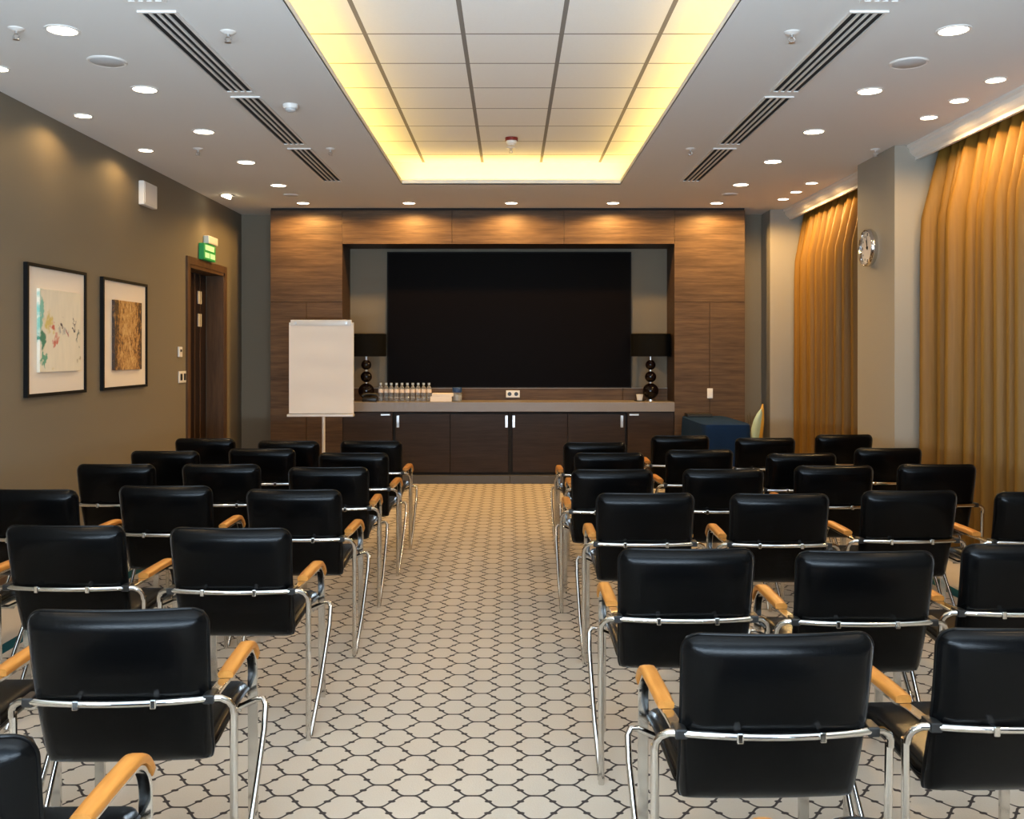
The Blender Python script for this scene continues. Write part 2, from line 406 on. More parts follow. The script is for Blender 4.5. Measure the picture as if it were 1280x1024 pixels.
s_ = thing('thermostat', 'small white control plate on the left wall beside the door, above the switches', 'control', (XL, 9.46, 1.47))
MB().box(0, .018, -.045, .045, 0, .10, bev=.004).build('body', 'white', s_); MB().box(.018, .021, -.02, .02, .05, .075).build('dial', 'clip', s_)
s_ = thing('light_switch', 'white double light switch on the left wall beside the door', 'switch', (XL, 9.53, 1.215))
MB().box(0, .012, -.10, .10, 0, .115, bev=.003).build('plate', 'white', s_)
for a in (-.07, .03): MB().box(.012, .018, a, a + .045, .025, .09).build('rocker', 'clip', s_)

# ------------------------------------------------------------------ wood wall
YF = 11.10; YE = YB - .002
ZW = 3.15
MBg = MB(); MBg.box(-2.763, 2.70, YF + .02, YE, ZW, ZC - .001); struct('trim_5', MBg, 'gap')
def tall_cab(x0, x1, seam, label, name='tall_cabinet'):
    t_ = thing(name, label, 'cabinet', ((x0 + x1) / 2, YF, 0), 'tall wood cabinets beside the screen')
    xc = (x0 + x1) / 2
    MB().box(x0 - xc, x1 - xc, .02, YE - YF, .0, ZW).build('carcass', 'cab_wood', t_)
    MB().box(x0 - xc, x1 - xc, 0, .0198, 2.094, ZW, bev=.002).build('upper_panel', 'panel_wood', t_)
    MB().box(x0 - xc, seam - .002 - xc, 0, .0198, .09, 2.088, bev=.002).build('door', 'panel_wood', t_)
    MB().box(seam + .002 - xc, x1 - xc, 0, .0198, .09, 2.088, bev=.002).build('door', 'panel_wood', t_)
    MB().box(x0 - xc, x1 - xc, .012, .0198, 0, .085).build('plinth', 'plinth', t_)
tall_cab(-2.763, -1.936, -2.349, 'tall wood cabinet left of the black screen, behind the flip chart')
tall_cab(1.890, 2.700, 2.294, 'tall wood cabinet right of the black screen, with a white switch')
hd = thing('wood_header', 'horizontal wood panelling across the top above the black screen', 'panelling', (0, YF, 2.764))
MB().box(-1.934, 1.888, .02, YE - YF, 0, ZW - 2.764).build('carcass', 'cab_wood', hd)
for a, b in ((-1.934, -.674), (-.670, .615), (.619, 1.888)):
    MB().box(a, b, 0, .0198, 0, ZW - 2.764, bev=.002).build('panel', 'panel_wood', hd)
s_ = thing('light_switch', 'white light switch on the tall wood cabinet above the blue table', 'switch', (2.297, YF, .985))
MB().box(-.032, .032, -.012, 0, 0, .115, bev=.003).build('plate', 'white', s_); MB().box(-.018, .018, -.016, -.012, .02, .09).build('rocker', 'alu', s_)

# screen, splashback
t_ = thing('wall_screen', 'large black presentation screen in the wood niche', 'screen', (-.0145, 11.60, 1.088))
MB().box(-1.468, 1.468, -.02, .047, 0, 1.635, bev=.003).build('bezel', 'black', t_)
MB().box(-1.452, 1.452, -.022, -.0202, .016, 1.619).build('display', 'screen', t_)
t_ = thing('splashback', 'low wood splashback between the worktop and the black screen', 'panelling', (0, 11.6, .942))
for a, b in ((-1.932, -1.35), (-1.346, 1.346), (1.350, 1.886)): MB().box(a, b, -.02, .047, 0, .138, bev=.002).build('panel', 'panel_wood', t_)
MB().box(-1.932, 1.886, -.024, .047, .138, .146).build('top_edge', 'stone', t_)
s_ = thing('wall_socket', 'cream double socket on the splashback under the screen', 'socket', (.03, 11.58, .975))
MB().box(-.082, .082, -.012, 0, -.003, .083, bev=.003).build('plate', 'white', s_)
for a in (-.04, .04):
    MB().lathe([(.0, 0), (.024, 0), (.024, .003), (0, .003)], 14, Matrix.Translation((a, -.012, .04)) @ Matrix.Rotation(PI / 2, 4, 'X')).build('outlet', 'clip', s_)

# worktop and cabinets below
t_ = MB().box(-1.934, 1.888, 11.08, 11.58, .832, .942, bev=.004).build('worktop', 'stone', loc=(0, 11.33, .832))
tag(t_, 'long grey worktop running under the black screen', 'worktop')
def handle(mb, x0, x1, z0, z1, y): mb.box(x0, x1, y - .022, y - .014, z0, z1, bev=.002)
def side_cab(x0, x1, hx, label):
    xc = (x0 + x1) / 2; t_ = thing('side_cabinet', label, 'cabinet', (xc, 11.12, 0), 'cabinets under the worktop')
    MB().box(x0 - xc, x1 - xc, .02, .46, 0, .83).build('carcass', 'cab_wood', t_)
    d_ = MB().box(x0 - xc, x1 - xc, 0, .0198, .09, .82, bev=.002).build('door', 'cab_wood', t_)
    mb = MB(); mb.box(hx - .055 - xc, hx + .055 - xc, -.02, 0, .786, .806, bev=.003); mb.build('handle', 'steel', d_)
    MB().box(x0 - xc, x1 - xc, .002, .0198, 0, .085).build('plinth', 'plinth', t_)
side_cab(-1.934, -1.362, -1.44, 'wood side cabinet under the left end of the worktop, with a horizontal handle')
side_cab(1.352, 1.888, 1.425, 'wood side cabinet under the right end of the worktop, with a horizontal handle')
def double_cab(x0, x1, seam, hxs, label):
    xc = (x0 + x1) / 2; t_ = thing('low_cabinet', label, 'cabinet', (xc, 11.16, 0), 'cabinets under the worktop')
    MB().box(x0 - xc, x1 - xc, .02, .42, .0, .826).build('carcass', 'gap', t_)
    MB().box(x0 - xc, x1 - xc, -.06, .0198, 0, .095, bev=.003).build('plinth', 'plinth', t_)
    for (a, b), hx in zip(((x0 + .03, seam - .003), (seam + .003, x1 - .022)), hxs):
        d_ = MB().box(a - xc, b - xc, 0, .0198, .125, .802, bev=.002).build('door', 'cab_wood', t_)
        MB().box(hx - .016 - xc, hx + .016 - xc, -.02, 0, .645, .785, bev=.003).build('handle', 'steel', d_)
double_cab(-1.360, -.006, -.697, (-1.30, -.045), 'left pair of wood cabinet doors in the middle under the worktop')
double_cab(-.004, 1.350, .665, (.038, 1.29), 'right pair of wood cabinet doors in the middle under the worktop')

# ------------------------------------------------------------------ table lamps on the worktop
def table_lamp(x, label):
    t_ = thing('table_lamp', label, 'lamp', (x, 11.36, .942), 'table lamps on the worktop')
    def ball(zc, r): return [(r * math.sin(a), zc - r * math.cos(a)) for a in [PI * k / 14 for k in range(15)]]
    MB().lathe([(0, 0), (.055, 0), (.055, .018), (.02, .026), (0, .026)], 20).build('base', 'steel', t_, smooth=40)
    for zc, r in ((.118, .094), (.285, .067), (.425, .060)): MB().lathe(ball(zc, r), 22).build('ball', 'ball', t_, smooth=60)
    mb = MB()
    for a, b in ((.208, .222), (.348, .368), (.482, .56)): mb.lathe([(0, a), (.016, a), (.016, b), (0, b)], 12)
    mb.build('stem', 'steel', t_, smooth=40)
    MB().lathe([(.225, .525), (.235, .525), (.232, .79), (.222, .79)], 32).grid([]) if False else None
    sh = MB(); seg = 36
    pr = [(.232, .525), (.232, .79), (.228, .79), (.228, .525), (.232, .525)]
    sh.grid([[Vector((r * math.cos(2 * PI * k / seg), r * math.sin(2 * PI * k / seg), z)) for k in range(seg)] for r, z in pr], True)
    sh.build('shade', 'shade', t_, smooth=40)
    sp = MB()
    for k in range(3):
        a = 2 * PI * k / 3; sp.tube([(0, 0, .555), (.229 * math.cos(a), .229 * math.sin(a), .555)], .003, 6)
    sp.build('shade_ring', 'steel', t_)
table_lamp(-1.698, 'black table lamp of stacked dark balls, left of the screen behind the flip chart')
table_lamp(1.652, 'black table lamp of stacked dark balls, right of the screen')

# things on the worktop
ZWK = .942
b0 = thing('water_bottle', 'clear water bottle', 'bottle', (0, 0, ZWK), 'water bottles in a line on the worktop')
MB().lathe([(0, 0), (.026, 0), (.029, .006), (.029, .05), (.0265, .056), (.029, .062), (.029, .145), (.022, .168), (.0125, .182), (.0125, .196), (0, .196)], 16).build('bottle_body', 'glass', b0, smooth=50)
MB().lathe([(.0292, .10), (.0298, .10), (.0298, .14), (.0292, .14)], 16).build('paper_label', 'water', b0, smooth=50)
MB().lathe([(0, .192), (.015, .192), (.015, .214), (0, .214)], 12).build('cap', 'bluecap_s', b0, smooth=40)
ordn = ['first', 'second', 'third', 'fourth', 'fifth', 'sixth', 'seventh', 'eighth', 'ninth', 'tenth']
for i in range(10):
    o = b0 if i == 0 else copy_tree(b0)
    px = 475.5 + 6.75 * i
    o.location = ((px - 638) * 11.3 / F, 11.3 + (.03 if i < 2 else 0), ZWK)
    if i == 0: o['label'] = 'clear water bottle at the left end of the bottle line, beside the lamp'
    elif i == 9: o['label'] = 'clear water bottle at the right end of the line, beside the paper stack'
    else: o['label'] = 'clear water bottle on the worktop, %s from the left in the line of ten' % ordn[i]
def paper_stack(z, h, dx, label):
    t_ = MB().box(-.125, .125, -.09, .09, 0, h, bev=.003).build('paper_stack', 'paper'); t_.location = (-.795 + dx, 11.3, z); t_.rotation_euler[2] = dx
    tag(t_, label, 'paper', 'paper stacks beside the bottles')
paper_stack(ZWK, .058, -.012, 'lower white paper stack on the worktop beside the bottles')
paper_stack(ZWK + .0585, .036, .006, 'upper white paper stack lying on another, beside the bottles')
j = thing('glass_jar', 'small glass jar with a blue lid beside the paper stack', 'jar', (-.624, 11.3, ZWK))
MB().lathe([(0, 0), (.05, 0), (.056, .01), (.056, .085), (.048, .102), (0, .102)], 20).build('jar_body', 'glass', j, smooth=50)
MB().lathe([(0, .1025), (.053, .1025), (.056, .11), (.056, .155), (.05, .162), (0, .162)], 20).build('lid', 'bluecap', j, smooth=50)
MB().lathe([(0, .006), (.042, .006), (.042, .075), (0, .075)], 16).build('jar_contents', 'alu', j, smooth=50)
j = thing('white_cup', 'small white cup on a dark saucer left of the right lamp', 'cup', (1.515, 11.30, ZWK))
MB().lathe([(0, 0), (.06, .004), (.062, .012), (.03, .01), (0, .01)], 20).build('saucer', 'clip', j, smooth=50)
MB().lathe([(0, .0105), (.03, .0105), (.042, .08), (.039, .08), (.028, .018), (0, .018)], 20).build('cup_body', 'white', j, smooth=50)
k_ = thing('black_telephone', 'black desk telephone on the worktop in front of the left lamp', 'telephone', (-1.63, 11.20, ZWK))
MB().box(-.085, .085, -.06, .06, 0, .05, bev=.012).build('phone_body', 'clip', k_, smooth=40)
MB().tube([(-.09, 0, .062), (-.07, 0, .082), (0, 0, .09), (.07, 0, .082), (.09, 0, .062)], [.018, .016, .012, .016, .018], 10).build('handset', 'clip', k_, smooth=60)

# ------------------------------------------------------------------ flip chart
YC = 10.3
f_ = thing('flip_chart', 'white flip chart on a pole stand in front of the left cabinet', 'flip chart', (-2.02, YC, 0))
bd = MB().box(-.345, .345, .0, .022, .86, 1.835, bev=.003).build('board', 'alu', f_)
pp = MB(); rows = []
for i in range(25):
    z = .865 + (1.805 - .865) * i / 24
    rows.append([(-.343 + .686 * k / 8, -.008 - .006 * math.sin(i * .9) * math.sin(PI * k / 8) - .004, z) for k in range(9)])
pp.grid(rows); rows2 = [[(p[0], -.001, p[2]) for p in r] for r in rows]; pp.grid(rows2)
pp.build('paper_pad', 'paper', f_, smooth=60)
MB().box(-.325, .325, -.024, .012, 1.80, 1.862, bev=.006).build('clamp_bar', 'alu', f_, smooth=40)
for a in (-.27, .27): MB().lathe([(0, 0), (.014, 0), (.014, .012), (0, .012)], 12, Matrix.Translation((a, -.024, 1.828)) @ Matrix.Rotation(PI / 2, 4, 'X')).build('clamp_knob', 'steel', f_, smooth=40)
MB().box(-.352, .352, -.075, .02, .832, .858, bev=.005).build('pen_tray', 'alu', f_, smooth=40)
MB().tube([(.02, .02, .12), (.02, .02, .86)], .017, 12).build('pole', 'alu', f_, smooth=50)
for k in range(5):
    a = 2 * PI * k / 5 + .3
    lg = MB().tube([(.02, .02, .115), (.02 + .16 * math.cos(a), .02 + .16 * math.sin(a), .095), (.02 + .31 * math.cos(a), .02 + .31 * math.sin(a), .055)], [.02, .017, .012], 8).build('leg', 'steel', f_, smooth=50)
    MB().lathe([(0, 0), (.02, .004), (.024, .024), (.018, .045), (0, .05)], 10, Matrix.Translation((.02 + .31 * math.cos(a), .02 + .31 * math.sin(a), 0))).build('caster', 'clip', lg, smooth=50)

# ------------------------------------------------------------------ table under a navy cloth, plant
t_ = thing('side_table', 'table under a navy blue cloth in the right front corner', 'table', (2.19, 10.36, 0))
def ring(w_, l_, z, wav, n=64):
    pts = []
    for k in range(n):
        a = 2 * PI * k / n; cx, sy = math.cos(a), math.sin(a)
        p = 8.0; s2 = (abs(cx) ** p + abs(sy) ** p) ** (-1 / p)
        o_ = wav * math.sin(k * PI * 2 / 8)
        pts.append((cx * s2 * (w_ + o_), sy * s2 * (l_ + o_), z))
    return pts
cl = MB(); rows = [ring(.24, .66, .79, 0), ring(.249, .669, .785, 0), ring(.252, .672, .77, .001), ring(.262, .682, .55, .005), ring(.272, .69, .28, .010), ring(.282, .70, .03, .014)]
cl.grid(rows, True); vv = [cl.bm.verts.new(p) for p in ring(.24, .66, .79, 0)]; cl.bm.faces.new(vv)
o = cl.build('tablecloth', 'navy', None, smooth=45); o.location = (2.19, 10.36, 0); tag(o, 'navy blue cloth draped over the table in the right front corner', 'tablecloth')
MB().box(-.215, .215, -.635, .635, .765, .787).build('tabletop', 'frame_wood', t_)
for a in (-.2, .2):
    for b in (-.6, .6): MB().box(a - .02, a + .02, b - .02, b + .02, 0, .765).build('leg', 'frame_wood', t_)
lp = thing('black_case', 'flat black case lying at the far end of the navy table', 'case', (2.12, 10.88, .791))
MB().box(-.14, .14, -.10, .10, 0, .022, bev=.006).build('case_base', 'clip', lp); MB().box(-.14, .14, -.10, .10, .0225, .034, bev=.005).build('case_lid', 'clip', lp)

p_ = thing('potted_plant', 'potted plant with a broad pale green leaf beside the navy table', 'plant', (2.80, 11.0, 0))
MB().lathe([(0, 0), (.10, 0), (.13, .28), (.14, .30), (.125, .30), (.11, .25), (0, .25)], 20).build('pot', 'pot', p_, smooth=40)
def leaf_mesh(path, wid, th=.004):
    mb = MB(); rows = []
    for (x, y, z), w_ in zip(path, wid):
        rows.append([(x - w_, y, z), (x - w_ * .5, y - .012, z), (x, y - .018, z), (x + w_ * .5, y - .012, z), (x + w_, y, z), (x + w_ * .5, y - .012 + th, z), (x, y - .018 + th, z), (x - w_ * .5, y - .012 + th, z)])
    mb.grid(rows, True, True); return mb
leaf_mesh([(-.03, 0, .25), (-.035, 0, .42), (-.01, 0, .6), (.02, 0, .74), (.045, 0, .82), (.06, 0, .87)], [.03, .06, .055, .045, .03, .006]).build('leaf', 'leafgreen', p_, smooth=60)
o = leaf_mesh([(.02, .02, .25), (.04, .02, .5), (.065, .02, .72), (.075, .02, .85), (.085, .02, .925)], [.02, .04, .035, .025, .005]).build('leaf', 'leafyellow', p_, smooth=60)
o['label'] = 'yellow orange leaf behind the pale one'
for dx, zt_ in ((-.10, .80), (-.075, .83), (-.12, .72)): MB().tube([(-.04, -.02, .25), (dx * .8, -.03, .55), (dx, -.03, zt_)], [.004, .004, .002], 6).build('twig', 'twig', p_, smooth=60)

# ------------------------------------------------------------------ clock on the pillar
c_ = thing('wall_clock', 'round chrome wall clock with a cream dial on the pillar', 'clock', (PX, 8.23, 2.41))
RX = Matrix.Rotation(-PI / 2, 4, 'Y')
MB().lathe([(.0, .0), (.150, .0), (.162, .02), (.162, .045), (.150, .062), (.140, .055), (.136, .035), (0, .035)], 40, RX).build('case', 'chrome', c_, smooth=40)
MB().lathe([(0, .0352), (.135, .0352), (.135, .037), (0, .037)], 36, RX).build('dial', 'cream', c_, smooth=30)
mk = MB()
for k in range(12):
    a = 2 * PI * k / 12; y_, z_ = .112 * math.sin(a), .112 * math.cos(a); s2 = .016 if k % 3 == 0 else .010
    mk.box(-.0385, -.037, y_ - s2 * .5, y_ + s2 * .5, z_ - s2 * .8, z_ + s2 * .8)
mk.build('hour_marks', 'black', c_)
def hand(a, L, w_):
    mb = MB(); d = Vector((0, math.sin(a), math.cos(a))); n_ = Vector((0, math.cos(a), -math.sin(a)))
    q = [d * -.02 + n_ * w_, d * L + n_ * w_ * .5, d * L - n_ * w_ * .5, d * -.02 - n_ * w_]
    mb.grid([[p + Vector((-.039, 0, 0)) for p in q], [p + Vector((-.042, 0, 0)) for p in q]], True, True); return mb
# seen from the room the wall runs leftwards into the distance, so +y is to the left
hand(.35, .07, .006).build('hour_hand', 'black', c_); hand(.12, .10, .004).build('minute_hand', 'black', c_)
MB().lathe([(0, .037), (.012, .037), (.012, .045), (0, .045)], 12, RX).build('hub', 'black', c_, smooth=30)

# ------------------------------------------------------------------ curtains
def curtain(y0, y1, seed, label, flare0=0, flare1=0, zt_=3.15):
    rnd = random.Random(seed); n = max(4, int((y1 - y0) / .15)); ph = rnd.random() * 6
    amps = [rnd.uniform(.75, 1.15) for _ in range(n + 3)]
    bounds = [0]
    for k in range(n): bounds.append(bounds[-1] + rnd.uniform(.75, 1.3))
    bounds = [b / bounds[-1] for b in bounds]
    K = 14; cols = []
    for k in range(n):
        for q in range(K): cols.append((k, q / K))
    cols.append((n - 1, 1.0))
    rows = []
    R = 16
    for i in range(R + 1):
        f = i / R; z = zt_ * (1 - f) + .012 * f
        amp = .122 * (.32 + .68 * min(1, f * 5)) ; row = []
        for k, q in cols:
            s_ = bounds[k] + (bounds[k + 1] - bounds[k]) * q
            y = y0 + (y1 - y0) * s_
            wv = 1 - 2 * (.5 - .5 * math.cos(2 * PI * q)) ** 1.5
            x = 3.345 - amp * amps[k] * (1 - wv) * .9 * .5 * 2 * .5 - amp * .25 * math.sin(s_ * 9 + ph + f * 1.5) * f
            x = 3.435 - amp * amps[k] * (1 - wv) * .85 - .012 * f * math.sin(s_ * 11 + ph)
            y -= .45 * (y1 - y0) * (bounds[k + 1] - bounds[k]) / (2 * PI) * math.sin(2 * PI * q) * (.5 + .5 * min(1, f * 4)) + .02 * f * math.sin(s_ * 7 + ph)
            y += -flare0 * f ** 1.3 * (1 - s_) ** 2 + flare1 * f ** 1.3 * s_ ** 2
            row.append((max(x, 3.20 if f > .1 else 3.285), y, z))
        rows.append(row)
    mb = MB(); mb.grid(rows)
    c_ = (3.35, (y0 + y1) / 2, 0)
    o = mb.build('curtain', 'curtain', None, smooth=180, loc=c_)
    md = o.modifiers.new('thickness', 'SOLIDIFY'); md.thickness = .003; md.offset = 0
    return tag(o, label, 'curtain', 'gold curtains along the window wall')
curtain(6.10, 7.60, 3, 'gold brown floor-length curtain next to the clock pillar, on its near side', flare1=.06)
curtain(3.2, 5.95, 5, 'gold brown floor-length curtain at the right edge of the view, nearest the camera')
curtain(8.66, 11.16, 9, 'gold brown floor-length curtain between the clock pillar and the far corner')

# ------------------------------------------------------------------ ceiling fittings
def downlight_proto(r):
    t_ = thing('recessed_downlight', 'x', 'downlight', (0, 0, ZC)); seg = 28
    rg = MB(); pr = [(r * .80, -.002), (r * .84, -.006), (r, -.004), (r, 0), (r * .80, 0), (r * .80, -.002)]
    rg.grid([[Vector((q * math.cos(2 * PI * k / seg), q * math.sin(2 * PI * k / seg), z)) for k in range(seg)] for q, z in pr], True)
    rg.build('trim_ring', 'white', t_, smooth=40)
    MB().lathe([(0, -.001), (r * .81, -.001), (r * .81, -.003), (r * .5, -.0035), (0, -.0035)], 28).build('lens', 'lens', t_, smooth=30)
    return t_
protos = {}
def downlight(x, y, r, power, label, group, **k):
    if r not in protos: protos[r] = o = downlight_proto(r)
    else: o = copy_tree(protos[r])
    o.location = (x, y, ZC); tag(o, label, 'downlight', group)
    spot((x, y, ZC - .02), power, **k)
nth = ['nearest the camera', 'second from the camera', 'third from the camera', 'fourth from the camera', 'fifth from the camera']
for i, y in enumerate((4.97, 6.09, 7.26, 8.43, 9.60)):
    downlight(-2.31, y, .088, PW_MAIN, 'large ceiling downlight in the left row by the vents, ' + nth[i], 'large downlights in the left row', size=105, col=SOFT)
for i, y in enumerate((4.97, 6.13, 7.26, 8.40, 9.56)):
    downlight(2.285, y, .088, PW_MAIN, 'large ceiling downlight in the right row by the vents, ' + nth[i], 'large downlights in the right row', size=105, col=SOFT)
for x, wd in zip((-2.31, -1.13, .01, 1.145, 2.30), ('at the far left, above the left tall cabinet', 'second from the left', 'in the middle', 'second from the right', 'at the far right, above the right tall cabinet')):
    downlight(x, 10.74, .08, PW_FRONT, 'downlight above the wood wall, ' + wd, 'downlights above the wood wall', size=168, blend=.3, col=AMBER)
for i, (y, wd) in enumerate(((5.64, 'cut by the left edge of the view'), (6.77, 'above the first picture'), (7.93, 'above the second picture'))):
    downlight(-3.0, y, .068, PW_WASH, 'small ceiling downlight along the left wall, ' + wd, 'small downlights along the left wall', size=156, blend=.4)
for i, y in enumerate((5.88, 6.36, 6.82)):
    downlight(2.96, y, .068, PW_CURT, 'small downlight by the near curtain, ' + ('nearest the camera of three', 'middle of three', 'nearest the pillar of three')[i], 'small downlights by the near curtain', size=168, blend=.35)
for i, y in enumerate((9.47, 9.99, 10.46)):
    downlight(2.96, y, .068, PW_CURT, 'small downlight by the far curtain, ' + ('nearest the pillar of three', 'middle of three', 'farthest from the camera of three')[i], 'small downlights by the far curtain', size=168, blend=.35)
# adjustable spotlight turned to the wall above the door
g_ = thing('gimbal_spotlight', 'tilted recessed spotlight in the ceiling near the exit sign', 'spotlight', (-3.0, 10.2, ZC))
seg = 24; rg = MB(); pr = [(.06, -.002), (.064, -.008), (.082, -.004), (.082, 0), (.06, 0), (.06, -.002)]
rg.grid([[Vector((q * math.cos(2 * PI * k / seg), q * math.sin(2 * PI * k / seg), z)) for k in range(seg)] for q, z in pr], True); rg.build('trim_ring', 'steel', g_, smooth=40)
MB().lathe([(0, -.004), (.05, -.004), (.05, -.03), (.03, -.032), (0, -.032)], 20, Matrix.Rotation(.35, 4, 'Y')).build('lamp_head', 'lens', g_, smooth=30)
spot((-3.0, 10.2, ZC - .045), PW_WASH * 1.3, size=120)

def vent(x0, x1, y0, y1, label):
    xc, yc = (x0 + x1) / 2, (y0 + y1) / 2
    t_ = thing('slot_vent', label, 'vent', (xc, yc, ZC), 'linear slot vents in the ceiling')
    MB().box(x0 - xc, x1 - xc, y0 - yc, y1 - yc, -.003, 0).build('backing', 'slot', t_)
    fr = MB(); hw, hl, e = (x1 - x0) / 2, (y1 - y0) / 2, .016
    fr.box(-hw - e, -hw, -hl - e, hl + e, -.010, 0); fr.box(hw, hw + e, -hl - e, hl + e, -.010, 0)
    fr.box(-hw, hw, -hl - e, -hl, -.010, 0); fr.box(-hw, hw, hl, hl + e, -.010, 0); fr.build('frame', 'alu', t_)
    for k in range(1, 4):
        c_ = -hw + 2 * hw * k / 4; MB().box(c_ - .007, c_ + .007, -hl, hl, -.010, -.003).build('slat', 'alu', t_)
for sgn, nm in ((-1, 'left'), (1, 'right')):
    x0, x1 = (-1.80, -1.64) if sgn < 0 else (1.665, 1.825)
    for (y0, y1), wd in zip(((3.1, 4.54), (4.70, 6.12), (6.27, 7.67), (7.86, 9.33)), ('cut off by the top edge of the view', 'longest in view, nearest the camera', 'middle of the row', 'farthest, near the wood wall')):
        vent(x0, x1, y0, y1, 'slot ceiling vent %s of the cove, %s' % (nm, wd))

def disc(x, y, r, label):
    t_ = thing('ceiling_speaker', label, 'speaker', (x, y, ZC), 'round ceiling speakers')
    MB().lathe([(0, 0), (r, 0), (r, -.004), (r * .94, -.009), (r * .88, -.006), (0, -.006)], 32).build('rim', 'alu', t_, smooth=30)
    MB().lathe([(0, -.0062), (r * .86, -.0062), (r * .80, -.009), (0, -.011)], 32).build('grille', 'grille', t_, smooth=30)
disc(-2.30, 5.50, .108, 'round ceiling speaker on the left, between the two nearest large downlights')
disc(2.285, 5.53, .108, 'round ceiling speaker on the right, between the two nearest large downlights')
disc(-2.32, 10.2, .085, 'small round ceiling speaker at the far left, in front of the wood wall')
disc(2.31, 10.15, .085, 'small round ceiling speaker at the far right, in front of the wood wall')

def sprinkler(x, y, label, z=ZC, s=1.0):
    t_ = thing('sprinkler', label, 'sprinkler', (x, y, z), 'ceiling sprinklers')
    MB().lathe([(0, 0), (.04 * s, 0), (.04 * s, -.004), (.018 * s, -.014), (0, -.014)], 18).build('escutcheon', 'alu', t_, smooth=40)
    mb = MB(); mb.lathe([(0, -.012), (.009, -.012), (.009, -.03), (0, -.03)], 10)
    for a in (-1, 1): mb.tube([(.008 * a, 0, -.028), (.016 * a, 0, -.04), (.004 * a, 0, -.055)], .003, 6)
    mb.build('nozzle', 'steel', t_, smooth=50)
    MB().lathe([(0, -.055), (.017, -.055), (.017, -.058), (0, -.058)], 14).build('deflector', 'steel', t_, smooth=30)
sprinkler(-2.535, 4.945, 'ceiling sprinkler at the top left, beside the nearest large downlight')
sprinkler(-1.463, 4.995, 'ceiling sprinkler between the left vent and the cove')
sprinkler(1.46, 5.0, 'ceiling sprinkler between the cove and the right vent, near the camera')
sprinkler(1.47, 7.87, 'ceiling sprinkler between the cove and the far right vent')
sprinkler(-1.47, 7.87, 'ceiling sprinkler between the far left vent and the cove')
sprinkler(2.99, 7.9, 'ceiling sprinkler beside the clock pillar')
sprinkler(-2.55, 7.87, 'ceiling sprinkler above the left wall, between downlight rows')
sprinkler(.005, 9.15, 'sprinkler on the tiled cove ceiling behind the red detector', z=ZT)
d_ = thing('smoke_detector', 'white smoke detector on the ceiling between left vent and cove', 'detector', (-1.476, 6.47, ZC))
MB().lathe([(0, 0), (.05, 0), (.052, -.015), (.045, -.028), (0, -.028)], 24).build('base', 'white', d_, smooth=40)
MB().lathe([(0, -.0282), (.036, -.0282), (.034, -.042), (.02, -.05), (0, -.05)], 24).build('sensor', 'grille', d_, smooth=40)
d_ = thing('smoke_detector', 'red based smoke detector on the tiled cove ceiling', 'detector', (.01, 8.73, ZT))
MB().lathe([(0, 0), (.058, 0), (.058, -.03), (0, -.03)], 24).build('base', 'red', d_, smooth=40)
MB().lathe([(0, -.0302), (.05, -.0302), (.048, -.05), (.025, -.072), (0, -.072)], 24).build('sensor', 'white', d_, smooth=40)

# ------------------------------------------------------------------ chairs
def lerp(a, b, f): return a + (b - a) * f
def poly(pts, x):
    """piecewise smooth interpolation of (t,val) pairs"""
    for (a, va), (b, vb) in zip(pts, pts[1:]):
        if x <= b:
            f = (x - a) / (b - a); return va + (vb - va) * f
    return pts[-1][1]
def axis_samples(half, r, n):
    """symmetric samples -half..half, dense in the outer r"""
    e = [half - r * (1 - math.sin(PI / 2 * k / 5)) for k in range(6)]          # half-r .. half
    m_ = [-(half - r) + 2 * (half - r) * k / n for k in range(n + 1)]
    return [-q for q in reversed(e)] + m_[1:-1] + e
def cushion(w_, h_, r, tf, tb, marg, mapf, n=8, r2=None):
    """rounded slab; mapf(a, b, c): across, along, through -> point; tf/tb front and back thickness"""
    us = axis_samples(w_ / 2, r, n); vs_ = axis_samples(h_ / 2, r, n)
    def rnd(a, b):
        ca, cb = w_ / 2 - r, h_ / 2 - r
        if abs(a) > ca and abs(b) > cb:
            p, q = (abs(a) - ca) / r, (abs(b) - cb) / r
            if b < 0 and r2:
                k = r2; p2, q2 = p * math.sqrt(1 - q * q / 2), q * math.sqrt(1 - p * p / 2); p, q = p2 * k + p * (1 - k), q2 * k + q * (1 - k)
                return math.copysign(ca + p * r, a), math.copysign(cb + q * r, b)
            p, q = p * math.sqrt(1 - q * q / 2), q * math.sqrt(1 - p * p / 2)
            return math.copysign(ca + p * r, a), math.copysign(cb + q * r, b)
        return a, b
    def th(a, b):
        e = min(w_ / 2 - abs(a), h_ / 2 - abs(b)); f = max(0, min(1, e / marg)); return math.sqrt(max(0, 1 - (1 - f) ** 2))
    mb = MB(); F_, B_, edge = [], [], []
    for b in vs_:
        F_.append([mapf(*rnd(a, b), tf * th(a, b)) for a in us]); B_.append([mapf(*rnd(a, b), -tb * th(a, b)) for a in us])
    mb.grid(F_); mb.grid(B_)
    ed = [(a, vs_[0]) for a in us] + [(us[-1], b) for b in vs_[1:]] + [(a, vs_[-1]) for a in reversed(us[:-1])] + [(us[0], b) for b in reversed(vs_[1:-1])]
    return mb, [Vector(mapf(*rnd(a, b), 0)) for a, b in ed]
